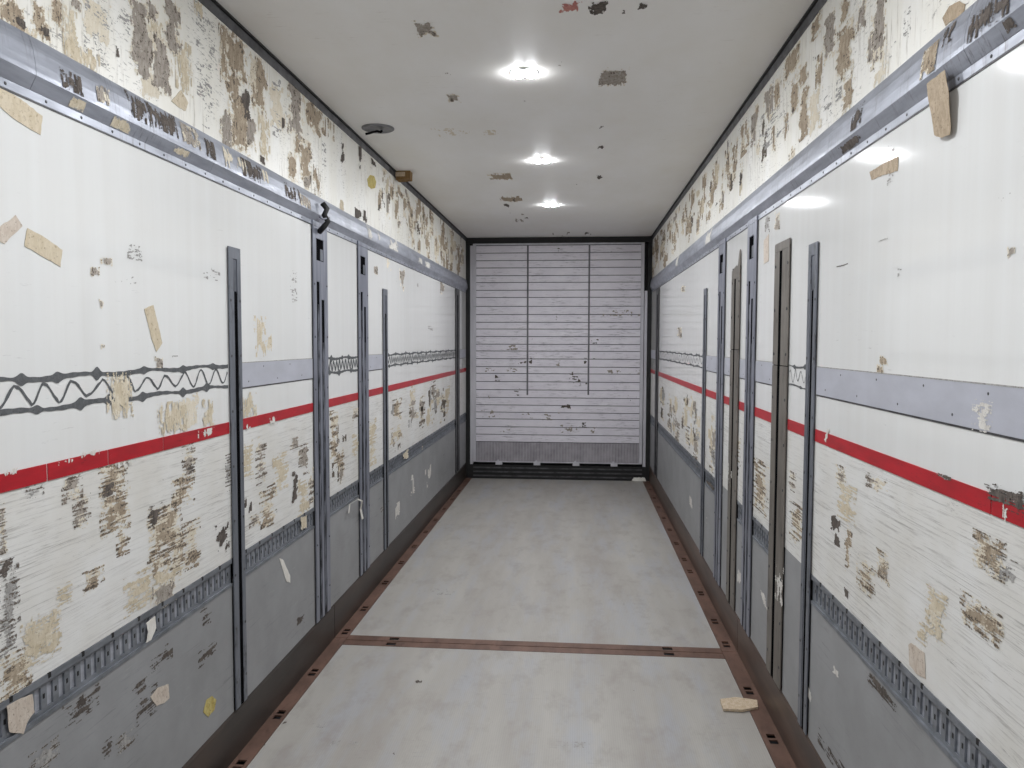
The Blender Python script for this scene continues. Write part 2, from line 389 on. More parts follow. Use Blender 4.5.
def patch(parent, plane, box, mat, mode='solid', name='tape_residue', w=0.0004, ss=1.9):
    """ragged remnant with a measured extent; real geometry lying on its surface, layer on layer"""
    SEED[0] += 1; rng = np.random.default_rng(SEED[0])
    w = w + (SEED[0] % 61)*0.000016
    x0, y0, x1, y1 = box; xc, yc = (x0+x1)/2, (y0+y1)/2
    ua, ub = ray_uv(plane, x0, yc)[0], ray_uv(plane, x1, yc)[0]
    va, vb = ray_uv(plane, xc, y1)[1], ray_uv(plane, xc, y0)[1]
    if plane in ('L', 'R'): va, vb = (min(max(q, 0.225), H-0.05) for q in (va, vb))
    if plane in ('LR', 'RR'): va, vb = (min(max(q, 0.004), ZRT-ZE-0.005) for q in (va, vb))
    if plane in ('LU', 'RU'): va, vb = (min(max(q, 0.003), SU-0.004) for q in (va, vb))
    pw, ph = max(2.0, x1-x0), max(2.0, y1-y0)
    mx, my = (min(3.0, 0.25*pw), min(4.0, 0.25*ph)) if mode in ('solid', 'streak', 'scuff') and len(plane) == 1 else (0, 0)
    n, k = int(max(5, (pw+2*mx)*ss)), int(max(5, (ph+2*my)*ss))
    U = ua+(ub-ua)*(np.linspace(-mx, pw+mx, n+1)/pw); V_ = va+(vb-va)*(np.linspace(-my, ph+my, k+1)/ph)
    X, Y = np.meshgrid((np.arange(n)+0.5)/n*(pw+2*mx)-mx, (np.arange(k)+0.5)/k*(ph+2*my)-my, indexing='ij')
    I, J = X/pw, Y/ph
    ex = np.minimum(X, pw-X); ey = np.minimum(Y, ph-Y)
    e = np.minimum(ex/max(1.5, min(4, pw*.25)), ey/max(1.5, min(7, ph*.25)))
    o = rng.random(8)*40
    big = vnoise(rng, X/6+o[0], Y/9+o[1])-.5; med = vnoise(rng, X/2.4+o[2], Y/4+o[3])-.5; fine = vnoise(rng, X/.9+o[4], Y/1.2+o[5])-.5
    vert = vnoise(rng, X/1.1+o[6], Y/8+o[7])-.5; hor = vnoise(rng, X/10+o[7], Y/1.35+o[6])-.5
    if plane in ('C', 'F'): vert, hor = hor, vert
    under = None; fleck = None
    if mode == 'solid':
        m = (e+big*1.7+med*1.2+vert*.9+fine*.7) > 0.25
        under = (e+.5+big*1.2+med*1.6+fine*1.2+vert*1.4) > 0.45; fleck = (vert*1.2+fine*1.4+med) > 0.75
    elif mode == 'streak':
        m = (e*.5+vert*2.2+big*1.3+fine*.9) > 0.28
        under = (e*.6+.2+vert*1.8+med*1.4+fine) > 0.3; fleck = (vert*1.5+fine*1.2) > 0.8
    elif mode == 'scuff':
        m = (e*.5+hor*2.2+big*1.6+med*.9+fine*1.0) > 0.42
        under = (e*.6+.1+hor*1.6+med*1.5+fine) > 0.36; fleck = (hor*1.8+fine*1.1+big*.6) > 0.62
    elif mode == 'ticks':
        m = (vnoise(rng, X/3+o[0], Y/1.2+o[1])-.5+fine*.6+big*.8) > 0.34
    elif mode == 'blob':
        m = (1-np.hypot(I-.5, J-.5)*2+big*.7+med*.6) > 0.15
    elif mode == 'line':
        m = np.abs(J-.5+(vnoise(rng, X/6, X*0)-.5)*.6) < 0.28+fine*.3
    if not m.any(): m[n//2, k//2] = True
    V = []; F = []; mats = [mat]; mi = []
    if under is not None and mat in UNDER:
        quads(under & ~m, U, V_, plane, w, V, F); mi += [1]*len(F); mats.append(UNDER[mat])
    q = len(F); quads(m, U, V_, plane, w+0.00002, V, F); mi += [0]*(len(F)-q)
    if fleck is not None and mat in ('res_brown', 'res_greybrown', 'res_grey'):
        q = len(F); quads(fleck & m, U, V_, plane, w+0.00004, V, F)
        if len(F) > q: mi += [len(mats)]*(len(F)-q); mats.append('res_dark2')
    ob = link(name, V, F, mat, parent)
    for x in mats[1:]: ob.data.materials.append(MATS[x])
    ob.data.polygons.foreach_set('material_index', mi)
    return ob

# ------------------------------------------------------------------ the box: walls, floor, ceiling
SIDES = {'left': ('L', -1), 'right': ('R', 1)}
# posts: y range, z range of the openings they fill (left wall, right wall)
THIN = (ZK+0.004, 2.25)
POSTS = {
 'L': dict(A=(3.195, 3.312, *THIN), B=(4.250, 4.500, ZK+0.004, 2.556), C=(5.150, 5.390, ZK+0.004, 2.556), D=(5.820, 5.960, *THIN), E=(9.36, 9.66, ZK+0.004, 2.50)),
 'R': dict(F=(3.200, 3.320, *THIN), G=(3.610, 3.875, ZK+0.004, 2.32), H=(4.270, 4.490, ZK+0.004, 2.556), I=(4.680, 4.930, ZK+0.004, 2.33), J=(5.160, 5.390, ZK+0.004, 2.556), K=(5.875, 6.005, *THIN), M=(9.30, 9.62, ZK+0.004, 2.50)),
}
ORDER = {'L': 'ABCDE', 'R': 'FGHIJKM'}
NORAIL = {'R': [('F', 'G'), ('I', 'J')], 'L': []}
G = 0.002
PANELS = {}; RAILS = {}; POSTOBJ = {}
for nm, (P, sg) in SIDES.items():
    po = POSTS[P]; to3 = PL[P]
    wall = MB().box((sg*(W+0.062), Y0, 0), (sg*(W+0.11), L, H)).build('wall_'+nm, 'channel_dark')
    tag(wall, f'{nm} side wall of the cargo box, white panelling scarred by torn tape', 'wall', kind='structure')
    PANELS[P, 'wall'] = wall
    up = MB().plate(Y0, L, ZF, H, [], -0.06, 0, to3).build('upper_panel', 'panel_cream', wall); PANELS[P, 'up'] = up
    tall = [k for k in ORDER[P] if po[k][3] > 2.45]
    edges = [Y0] + [e for k in tall for e in (po[k][0], po[k][1])] + [L]
    PANELS[P, 'mid'] = []; PANELS[P, 'low'] = []
    for a, b in zip(edges[::2], edges[1::2]):
        inn = [po[k] for k in ORDER[P] if a < po[k][0] < b and k not in tall]
        hm = []
        PANELS[P, 'mid'].append((a, b, MB().plate(a+G, b-G, ZR0+0.02, ZF, hm, -0.06, 0, to3).build('middle_panel', 'panel_white', wall)))
        PANELS[P, 'low'].append((a, b, MB().plate(a+G, b-G, ZW, ZR0+0.02, hm, -0.06, 0, to3).build('lower_panel', 'panel_scuffed', wall)))
    # bays between neighbouring posts
    allE = [Y0] + [e for k in ORDER[P] for e in (po[k][0], po[k][1])] + [L]
    names = [''] + list(ORDER[P]) + ['']
    PANELS[P, 'bay'] = []
    for i, (a, b) in enumerate(zip(allE[::2], allE[1::2])):
        pair = (names[i], names[i+1]); noR = pair in NORAIL[P]
        gp = MB().plate(a+G, b-G, ZK, ZW if noR else ZG, [], -0.06, 0, to3).build('grey_panel', 'panel_grey', wall)
        PANELS[P, 'bay'].append((a, b, gp, pair))
        # red stripe in lengths with small gaps
        cuts = [a+G]
        if i == 0:
            cuts += [0.2, 2.045, 2.33, 2.66] if P == 'L' else [0.1, 1.86]
        cuts.append(b-G)
        for c0, c1 in zip(cuts[:-1], cuts[1:]):
            MB().box(to3(c0+0.003, ZR0, -0.002), to3(c1-0.003, ZR1, 0.003)).build('red_stripe', 'stripe_red', wall)
        if not noR:
            holes = []; n = int((b-a-0.03)/0.05); st = (b-a-n*0.05)/2
            for k in range(n):
                y = a+st+0.05*k
                holes.append((y+0.002, y+0.028, ZG+0.026, ZW-0.030))
            mb = MB().plate(a+G, b-G, ZG+0.001, ZW-0.001, holes, -0.010, -0.004, to3)
            mb.box(to3(a+G, ZW-0.020, -0.02), to3(b-G, ZW-0.001, 0.003)).box(to3(a+G, ZG+0.001, -0.02), to3(b-G, ZG+0.014, 0.003))
            rail = mb.build('lashing_rail', 'lashing_metal', wall); rail['label'] = 'grey metal lashing rail with a row of upright slots'
            mb = MB(); mb.box(to3(a+G, ZG+0.002, -0.020), to3(b-G, ZW-0.002, -0.0105))
            mb.build('rail_back', 'lashing_back', rail)
            mb = MB()
            for k in range(n):
                y = a+st+0.05*k
                mb.box(to3(y+0.035, (ZG+ZW)/2-0.006, -0.006), to3(y+0.043, (ZG+ZW)/2+0.008, -0.0035))
                if k % 3 == 0: mb.box(to3(y, ZW-0.014, 0.0), to3(y+0.012, ZW+0.001, 0.0036))
            if mb.v:
                stuff(mb.build('rail_holes', 'black', rail))
    # kick plate along the floor
    kb = empty('baseboard_'+nm, to3(3.0, 0)); tag(kb, f'dark steel kick plate along the foot of the {nm} wall', 'kick plate', kind='structure')
    for a, b in ((Y0, 4.585), (4.591, L)):
        o = MB().prism([(-0.06, 0), (0.004, 0), (0.004, ZK-0.012), (-0.006, ZK), (-0.06, ZK)], a, b, lambda u, v, y: to3(y, v, u)).build('kick_plate', 'kick_steel' if P == 'L' else 'kick_rust')
        o.parent = kb; o.matrix_parent_inverse = Matrix.Translation(-Vector(kb.location))
    # side rail: sloping top face, flat underside, riveted flange
    sr = RAILS[P] = empty('side_rail', to3(3.0, ZFT)); tag(sr, f'long scratched aluminium side rail high on the {nm} wall', 'rail')
    def kid(o, p=sr):
        o.parent = p; o.matrix_parent_inverse = Matrix.Translation(-Vector(p.location)); return o
    prof = [(0.0005, ZFT), (0.004, ZFT), (RD-0.0015, ZE-0.003), (RD, ZE), (RD-0.0002, ZE+0.012), (RD-0.0022, ZE+0.035), (RD-0.0075, ZE+0.07), (0.0035, ZRT-0.001), (0.0005, ZRT)]
    for a, b in zip([Y0, 0.6, 2.02, 3.05, 4.36, 6.9], [0.6, 2.02, 3.05, 4.36, 6.9, L-0.1]):
        kid(MB().prism(prof, a+0.0008, b-0.0008, lambda u, v, y: to3(y, v, u)).build('rail_length', 'side_rail_metal'))
    kid(MB().box(to3(Y0, ZF, 0.0003), to3(L-0.1, ZFT, 0.003)).build('flange', 'side_rail_metal'))
    mb = MB()
    y = Y0+0.1
    while y < L-0.2:
        mb.cyl(to3(y, (ZF+ZFT)/2, 0.003), (-sg, 0, 0), 0.005, 0.002, 8, 0.003); y += 0.155
    kid(stuff(mb.build('rivets', 'trim_dark')))
    for k in tall:
        if po[k][3] > 2.53: kid(MB().box(to3(po[k][0]+0.001, ZF-0.004, 0.0032), to3(po[k][1]-0.001, ZFT-0.0005, 0.0111)).build('post_head', 'deck_post_metal'))
    kid(MB().box(to3(Y0, ZF-0.005, 0.0003), to3(L-0.1, ZF-0.0005, 0.0025)).build('sealant_line', 'trim_dark'))
    # corner trim under the roof
    ct = empty('trim_1' if P == 'L' else 'trim_2', to3(3.0, H-0.04)); tag(ct, f'dark angle trim where the {nm} wall meets the roof', 'trim', kind='structure')
    kid(MB().prism([(0, H-0.046), (0.004, H-0.046), (0.010, H-0.012), (0.010, H), (0, H)], Y0, L-0.1, lambda u, v, y: to3(y, v, u)).build('angle_strip', 'trim_dark'), ct)
    kid(MB().box(to3(Y0, H-0.009, 0.0101), to3(L-0.1, H, 0.022)).build('seal', 'black'), ct)

# floor
floor = MB().box((-W-0.06, Y0, -0.09), (W+0.06, L+0.3, -0.03)).build('floor', 'channel_dark')
tag(floor, 'grey sheeted cargo floor framed by rusty brown steel strips', 'floor', kind='structure')
FX0, FX1 = -1.147, 1.137
CB0, CB1 = 4.487, 4.640
MB().box((FX0, Y0, -0.03), (FX1, CB0, 0.001)).build('floor_panel', 'floor_sheet', floor)
MB().box((FX0, CB1, -0.03), (FX1, L-0.09, 0.001)).build('floor_panel', 'floor_sheet', floor)
def steel(x0, x1, ys, name):
    xa, xb = (x0+x1)/2-0.020, (x0+x1)/2+0.020
    holes = []
    for y in ys:
        holes += [(xa, xb, y-0.045, y-0.008), (xa, xb, y+0.008, y+0.045)]
    for a, b in ((Y0, CB0+0.1), (CB0+0.104, L-0.09)):
        MB().plate(x0, x1, a, b, [h for h in holes if h[2] > a and h[3] < b], -0.003, 0.004, PL['F']).build(name, 'floor_steel', floor)
ly = [ray_uv('F', *q)[1] for q in [(273.5, 715), (307, 672.6), (341, 632), (360, 609), (381, 583), (397, 563)]]
ry = [ray_uv('F', *q)[1] for q in [(777, 740), (730, 645), (718, 622), (703, 594), (692, 572), (687, 560)]]
ls = [ly[0]-0.46*k for k in range(1, 14)] + ly + [ly[-1]+0.52*k for k in range(1, 7)]
rs = [ry[0]-0.46*k for k in range(1, 14)] + [ry[0]+0.5] + ry + [ry[-1]+0.52*k for k in range(1, 7)]
steel(-1.226, FX0-0.0015, ls, 'steel_strip'); steel(FX1+0.0015, 1.226, rs, 'steel_strip')
CX0, CX1 = ray_uv('F', 395, 638)[0], ray_uv('F', 668, 651)[0]
for a, b in ((CB0+0.001, (CB0+CB1)/2-0.004), ((CB0+CB1)/2+0.004, CB1-0.001)):
    MB().plate(FX0+0.001, FX1-0.001, a, b, [(x-0.03, x+0.03, (a+b)/2-0.02, (a+b)/2+0.02) for x in (CX0, CX1)], -0.003, 0.003, PL['F']).build('cross_strip', 'floor_steel', floor)

# ceiling
ceil = MB().box((-W-0.06, Y0, H), (W+0.06, L+0.3, H+0.06)).build('ceiling', 'ceiling_white')
tag(ceil, 'white roof lining with scraped marks and a row of lights', 'ceiling', kind='structure')
# front bulkhead behind the camera
wf = MB().box((-W-0.06, Y0-0.06, 0), (W+0.06, Y0, H)).build('wall_front', 'panel_white'); tag(wf, 'plain white front bulkhead behind the viewer', 'wall', kind='structure')

# rear frame
wb = MB().box((-W-0.06, L, 0), (W+0.06, L+0.06, H)).build('wall_back', 'black'); tag(wb, 'dark rear end frame around the tail-lift platform', 'wall', kind='structure')
MB().box((-W, L-0.11, H-0.075), (W, L, H)).build('head_beam', 'black', wb)
MB().box((-W, L-0.10, 0), (W, L, 0.19)).build('sill', 'black', wb)
for k in range(3):
    MB().box((-W+0.1, L-0.104, 0.03+k*0.055), (W-0.1, L-0.1005, 0.05+k*0.055)).build('sill_rib', 'trim_dark', wb)
MB().box((-W, L-0.10, 0.19), (-W+0.055, L, H-0.075)).build('corner_post', 'black', wb)
MB().box((W-0.055, L-0.10, 0.19), (W, L, H-0.075)).build('corner_post', 'black', wb)
MB().box((-W+0.056, L-0.085, 0.19), (-W+0.092, L, H-0.10)).build('guide_post', 'platform_frame', wb)
MB().box((W-0.092, L-0.085, 0.19), (W-0.056, L, 2.52)).build('guide_post', 'platform_frame', wb)

# tail-lift platform closing the rear
door = empty('door_1', (0, 10.31, 0.2)); tag(door, 'raised grey-white slatted tail-lift platform closing the far end', 'door', kind='structure')
def dk(o): o.parent = door; o.matrix_parent_inverse = Matrix.Translation(-Vector(door.location)); return o
BX0, BX1 = -1.125, 1.118
sl_px = [245.0, 252.6, 260.2, 267.6, 275.4, 282.3, 290.1, 297.3, 306.3, 314.5, 322.3, 329.1, 336.6, 344.4, 351.2, 359, 367, 373.8, 382, 390.2, 398, 405.5, 412.8, 419.6, 427.4, 435.2, 442.6]
zs = [ray_uv('B', 558, q)[1] for q in sl_px]
dk(MB().box((BX0-0.01, 10.305, 0.21), (BX1+0.01, 10.35, 3.15)).build('backing', 'trim_dark'))
rnd = random.Random(4)
for a, b in zip(zs[:-1], zs[1:]):
    f = 10.290+rnd.uniform(0, 0.002); g = 0.0045
    dk(MB().prism([(10.306, b+g), (f+0.0015, b+g), (f, b+g+0.0015), (f, a-g-0.0015), (f+0.0015, a-g), (10.306, a-g)], BX0+0.03, BX1-0.03, lambda u, v, x: (x, u, v)).build('slat', 'platform_slat'))
dk(MB().box((BX0+0.03, 10.288, 0.235), (BX1-0.03, 10.306, zs[-1]-0.004)).build('checker_plate', 'checker_plate'))
for x0, x1 in ((BX0-0.012, BX0+0.028), (BX1-0.028, BX1+0.012)):
    dk(MB().box((x0, 10.275, 0.235), (x1, 10.306, zs[8])).build('edge_frame', 'platform_frame'))
    dk(MB().box((x0, 10.275, zs[8]+0.004), (x1, 10.306, zs[0]+0.004)).build('edge_frame', 'platform_frame'))
dk(MB().box((BX0-0.012, 10.278, zs[0]+0.005), (BX1+0.012, 10.306, zs[0]+0.028)).build('top_frame', 'platform_frame'))
dk(MB().box((BX0-0.01, 10.282, 0.222), (BX1+0.01, 10.306, 0.234)).build('bottom_lip', 'platform_frame'))
for q in (527.6, 588.8):
    x = ray_uv('B', q, 330)[0]
    dk(MB().box((x-0.011, 10.2855, ray_uv('B', q, 395)[1]), (x+0.011, 10.292, zs[0])).build('seal_strip', 'seal_grey'))
for q in (499, 537, 576, 614):
    x = ray_uv('B', q, 461)[0]
    mb = MB().box((x-0.045, 10.262, 0.190), (x+0.045, 10.300, 0.238)); mb.cyl((x-0.01, 10.30, 0.245), (0, -1, 0), 0.012, 0.03, 8)
    dk(mb.build('hinge_lug', 'platform_frame'))

# ------------------------------------------------------------------ rub strips and old adhesive on the walls
GZ0, GZ1 = 1.630, 1.745
def bay(P, a, b):
    for y0, y1, gp, pair in PANELS[P, 'bay']:
        if pair == (a, b): return y0, y1
def grip(P, y0, y1):
    to3 = PL[P]; w = PANELS[P, 'wall']
    o = MB().box(to3(y0+0.004, GZ0+0.006, 0.0), to3(y1-0.004, GZ1, 0.0028)).build('rub_strip', 'grip_strip', w)
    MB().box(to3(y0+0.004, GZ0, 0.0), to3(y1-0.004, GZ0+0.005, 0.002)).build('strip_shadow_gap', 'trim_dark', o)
    MB().box(to3(y0+0.004, GZ1+0.0005, 0.0), to3(y1-0.004, GZ1+0.004, 0.002)).build('strip_sealant', 'res_grey', o)
    mb = MB(); y = y0+0.08; k = 0
    while y < y1-0.03:
        mb.cyl(to3(y, GZ1-0.02 if k % 2 else GZ0+0.03, 0.0028), (1 if P == 'L' else -1, 0, 0), 0.004, 0.0006, 6); y += 0.17; k += 1
    if mb.v: stuff(mb.build('strip_screws', 'trim_dark', o))
def ribbon(mb, P, pts, w=0.0016):
    V = []; F = []
    for i, (y, z, h) in enumerate(pts):
        j0, j1 = max(i-1, 0), min(i+1, len(pts)-1)
        d = np.array([pts[j1][0]-pts[j0][0], pts[j1][1]-pts[j0][1]]); d /= (np.linalg.norm(d)+1e-9)
        V += [PL[P](y-d[1]*h, z+d[0]*h, w), PL[P](y+d[1]*h, z-d[0]*h, w)]
        if i: F.append((2*i-2, 2*i-1, 2*i+1, 2*i))
    mb.add(V, F)
def adhesive(P, y0, y1, period, seed, dense=False, thin=1.0):
    rng = random.Random(seed); w = PANELS[P, 'wall']
    n = max(8, int((y1-y0)/0.006)); ys = [y0+(y1-y0)*i/n for i in range(n+1)]
    for zc, nm in ((GZ1-0.006, 1), (GZ0+0.022, 2)):
        blobs = []; b = y0+rng.uniform(0.02, 0.1)
        while b < y1: blobs.append((b, rng.uniform(0.5, 1.3))); b += rng.uniform(0.14, 0.3)
        ph = rng.uniform(0, 9); mb = MB()
        ribbon(mb, P, [(y, zc+0.004*math.sin(y*17+ph), thin*(0.0045+0.0035*abs(math.sin(y*9+ph))+0.0008*math.sin(y*110+ph)+sum(0.013*s*math.exp(-((y-c)/0.017)**2) for c, s in blobs))) for y in ys])
        mb.build('adhesive_line', 'res_adhesive', w)
    mb = MB(); pts = []; y = y0+0.01; s = 1; k = 0
    while y < y1-0.01:
        amp = rng.uniform(0.5, 1.0)*0.034
        nxt = y+period*0.5*rng.uniform(0.8, 1.2)
        for q in range(6):
            t = q/6; e = (1-math.cos(math.pi*t))/2
            pts.append((y+(nxt-y)*t, GZ0+0.066+s*amp*(1-2*e), thin*(0.0028+0.0028*rng.random()) if not dense else 0.0085))
        y = nxt; s = -s
    if len(pts) > 3: 
        pts = [p for p in pts if p[0] < y1-0.004]
        ribbon(mb, P, pts, 0.0012); mb.build('adhesive_squiggle', 'res_adhesive', w)
y0, y1 = bay('L', '', 'A'); adhesive('L', 0.2, y1-0.004, 0.125, 5); grip('L', -2.1, 0.18)
grip('L', *bay('L', 'A', 'B')); adhesive('L', *bay('L', 'B', 'C'), 0.060, 6, True); grip('L', *bay('L', 'C', 'D'))
adhesive('L', *bay('L', 'D', 'E'), 0.070, 7, True)
grip('R', -2.1, bay('R', '', 'F')[1]); adhesive('R', *bay('R', 'F', 'G'), 0.085, 8, False, 0.5); grip('R', *bay('R', 'G', 'H'))
grip('R', *bay('R', 'H', 'I')); grip('R', *bay('R', 'I', 'J')); grip('R', *bay('R', 'J', 'K')); adhesive('R', *bay('R', 'K', 'M'), 0.16, 9, False, 0.8)
for P in 'LR':
    y0, y1, gp, pr = PANELS[P, 'bay'][-1]; grip(P, y0, y1-0.12)

# ------------------------------------------------------------------ upright posts
def post_base(P, k, label, name='deck_post', group=None):
    y0, y1, z0, z1 = POSTS[P][k]
    o = POSTOBJ[k] = empty(name, PL[P]((y0+y1)/2, z0)); tag(o, label, 'post', group)
    def kid(x): x.parent = o; x.matrix_parent_inverse = Matrix.Translation(-Vector(o.location)); return x
    return o, kid, y0, y1, z0, z1, PL[P], (lambda f: y0+(y1-y0)*f if P == 'L' else y1-(y1-y0)*f)
def span(fr, a, b): p, q = fr(a), fr(b); return (min(p, q), max(p, q))
def thin_post(P, k, label):
    o, kid, y0, y1, z0, z1, to3, fr = post_base(P, k, label, 'slotted_post')
    s0, s1 = span(fr, 0.34, 0.70)
    kid(MB().plate(y0+0.001, y1-0.001, z0, z1-0.001, [(s0, s1, z0-1, z1-0.05)], 0.0020, 0.0065, to3).build('face_plate', 'post_metal'))
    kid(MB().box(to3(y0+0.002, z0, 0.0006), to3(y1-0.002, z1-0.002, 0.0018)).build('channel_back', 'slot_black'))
    f0, f1 = span(fr, 0.455, 0.69); kid(MB().box(to3(f0, z0, 0.0020), to3(f1, z1-0.195, 0.0052)).build('slot_shade', 'slot_black'))  # black filler box: shade of a deep slot put in as colour
    b0, b1 = span(fr, 0.345, 0.45); kid(MB().box(to3(b0, z0, 0.0020), to3(b1, z1-0.19, 0.0045)).build('slide_bar', 'post_metal'))
    c0, c1 = span(fr, 0.345, 0.695); kid(MB().box(to3(c0, z1-0.19, 0.0020), to3(c1, z1-0.052, 0.0032)).build('stop_block', 'channel_mid'))
    mb = MB(); z = z0+0.12
    while z < z1-0.05:
        for f in (0.12, 0.90): mb.cyl(to3(fr(f), z, 0.0065), (1 if P == 'L' else -1, 0, 0), 0.006, 0.0015, 8)
        z += 0.24
    sc = stuff(mb.build('screws', 'trim_dark')); sc.parent = [c for c in o.children if c.name.startswith('face_plate')][0]
def deck_post(P, k, label):
    o, kid, y0, y1, z0, z1, to3, fr = post_base(P, k, label)
    w0, w1 = span(fr, 0.22, 0.72); l0, l1 = span(fr, 0.22, 0.42); r0, r1 = span(fr, 0.55, 0.75)
    holes = [(w0, w1, z1-0.25, z1-0.125), (l0, l1, z0-1, z1-0.37), (r0, r1, z0-1, z1-0.47)]
    kid(MB().plate(y0+0.001, y1-0.001, z0, z1-0.060, holes, 0.0020, 0.0075, to3).build('face_plate', 'deck_post_metal'))
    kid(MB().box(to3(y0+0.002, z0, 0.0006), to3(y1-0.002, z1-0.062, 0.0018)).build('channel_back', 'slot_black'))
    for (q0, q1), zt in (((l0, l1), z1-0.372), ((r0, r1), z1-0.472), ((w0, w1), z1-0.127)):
        kid(MB().box(to3(q0+0.0005, z0 if zt < z1-0.2 else z1-0.249, 0.0020), to3(q1-0.0005, zt, 0.0050)).build('slot_shade', 'slot_black'))  # black fillers paint the cavity shade of each opening
    b0, b1 = span(fr, 0.30, 0.42); kid(MB().box(to3(b0, z0, 0.0051), to3(b1, z1-0.50, 0.0062)).build('slide_bar', 'slot_worn'))
    b0, b1 = span(fr, 0.60, 0.75); kid(MB().box(to3(b0, z0, 0.0051), to3(b1, z1-0.72, 0.0062)).build('slide_bar', 'slot_worn'))
    b0, b1 = span(fr, 0.50, 0.70); kid(MB().box(to3(b0, z1-0.245, 0.0051), to3(b1, z1-0.18, 0.0062)).build('latch', 'channel_mid'))
    mb = MB(); z = z0+0.15
    while z < z1-0.1:
        for f in (0.08, 0.93): mb.cyl(to3(fr(f), z, 0.0075), (1 if P == 'L' else -1, 0, 0), 0.006, 0.002, 8)
        z += 0.30
    sc = stuff(mb.build('screws', 'trim_dark')); sc.parent = [c for c in o.children if c.name.startswith('face_plate')][0]
    for f in (-0.004, 1.004):
        y = fr(f); kid(MB().box(to3(y-0.003, z0, 0.0006), to3(y+0.003, z1-0.062, 0.003)).build('edge_seal', 'trim_dark'))
def cover_plate(P, k, label, joint, torn=False):
    o, kid, y0, y1, z0, z1, to3, fr = post_base(P, k, label, 'cover_plate')
    s0, s1 = span(fr, 0.35, 0.53); CAP = 0.098 if torn else 0.042
    for a, b, top in ((z0, joint-0.002, False), (joint+0.002, z1-CAP-0.001, False)):
        kid(MB().plate(y0+0.001, y1-0.001, a, b, [(s0, s1, a-1, b+1)], 0.0020, 0.0070 if a == z0 else 0.0062, to3).build('face_plate', 'plate_brown'))
    if torn:
        p = [(fr(0.02), z1-0.098), (fr(0.02), z1-0.045), (fr(0.55), z1-0.02), (fr(0.72), z1-0.03), (fr(0.86), z1+0.05), (fr(0.97), z1+0.065), (fr(0.98), z1-0.098)]
    else:
        p = [(fr(0.006), z1-CAP), (fr(0.006), z1-0.010), (fr(0.03), z1-0.002), (fr(0.994), z1-0.002), (fr(0.994), z1-CAP)]
    kid(MB().prism(p, 0.0020, 0.0066, lambda u, v, w: to3(u, v, w)).build('top_cap', 'plate_brown'))
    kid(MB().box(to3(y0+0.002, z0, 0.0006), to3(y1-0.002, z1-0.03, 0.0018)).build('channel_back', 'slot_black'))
    kid(MB().box(to3(s0+0.0005, z0, 0.0020), to3(s1-0.0005, z1-CAP-0.002, 0.0056)).build('slot_shade', 'slot_black'))  # black box in the slot stands for the dark of a deep cavity
    mb = MB(); z = z0+0.10
    while z < z1-0.03:
        for f in (0.09, 0.91): mb.cyl(to3(fr(f), z, 0.006), (1 if P == 'L' else -1, 0, 0), 0.007, 0.003, 8)
        z += 0.21
    sc = stuff(mb.build('screws', 'trim_dark')); sc.parent = [c for c in o.children if c.name.startswith('face_plate')][0]
def edge_post(P, k, label):
    o, kid, y0, y1, z0, z1, to3, fr = post_base(P, k, label, 'end_post')
    kid(MB().plate(y0+0.001, y1-0.001, z0, z1-0.001, [(y0+0.10, y1-0.12, z0-1, z1-0.08)], 0.0020, 0.0060, to3).build('face_plate', 'trim_dark'))
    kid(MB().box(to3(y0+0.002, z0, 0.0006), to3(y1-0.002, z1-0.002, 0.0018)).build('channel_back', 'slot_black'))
thin_post('L', 'A', 'slim grey slotted post nearest the viewer on the left wall')
deck_post('L', 'B', 'wide grey decking post, nearer of the pair on the left wall')
deck_post('L', 'C', 'wide grey decking post on the left wall with curled white tape beside it')
thin_post('L', 'D', 'slim grey slotted post behind the two wide posts on the left wall')
edge_post('L', 'E', 'dark narrow post at the far end of the left wall')
thin_post('R', 'F', 'slim grey slotted post nearest the viewer on the right wall')
cover_plate('R', 'G', 'large brown-grey screwed cover plate with centre slot on the right wall', 1.735)
deck_post('R', 'H', 'wide grey decking post between two brown cover plates on the right wall')
cover_plate('R', 'I', 'brown-grey cover plate with torn pointed top on the right wall', 1.80, True)
deck_post('R', 'J', 'wide grey decking post behind the torn cover plate on the right wall')
thin_post('R', 'K', 'slim grey slotted post farther along the right wall')
edge_post('R', 'M', 'dark narrow post at the far end of the right wall')
for k, o in POSTOBJ.items(): o.location.x += 0.0036*(1 if k in POSTS['L'] else -1)

# ------------------------------------------------------------------ ceiling lights
def ceiling_light(y, label, group=None):
    o = empty('ceiling_light', (-0.018, y, H)); tag(o, label, 'light', group)
    V = []; F = []; n = 28
    rings = [(1.0, 0.0), (1.0, -0.002), (0.97, -0.004), (0.80, -0.005)]
    for s, z in rings:
        for i in range(n):
            t = 2*math.pi*i/n; c, q = math.cos(t), math.sin(t)
            V.append((0.072*s*math.copysign(abs(c)**0.8, c), 0.074*s*math.copysign(abs(q)**0.8, q), z))
    for r in range(3):
        for i in range(n): F.append((r*n+i, r*n+(i+1) % n, (r+1)*n+(i+1) % n, (r+1)*n+i))
    F.append(tuple(range(3*n, 4*n)))
    link('housing', V, F, 'light_plastic', o, True)
    for sx in (-1, 1):
        V = []; F = []; n = 14
        for j in range(4):
            a = j/4*math.pi/2
            for i in range(n):
                t = 2*math.pi*i/n
                V.append((sx*0.032+0.033*math.cos(a)*math.cos(t), 0.066*math.cos(a)*math.sin(t), -0.0052-0.0055*math.sin(a)))
        V.append((sx*0.032, 0, -0.0107))
        for j in range(3):
            for i in range(n): F.append((j*n+i, j*n+(i+1) % n, (j+1)*n+(i+1) % n, (j+1)*n+i))
        for i in range(n): F.append((3*n+i, 3*n+(i+1) % n, 4*n))
        link('led_lens', V, F, 'led', o, True)
ceiling_light(4.033, 'bright white ceiling light nearest the viewer')
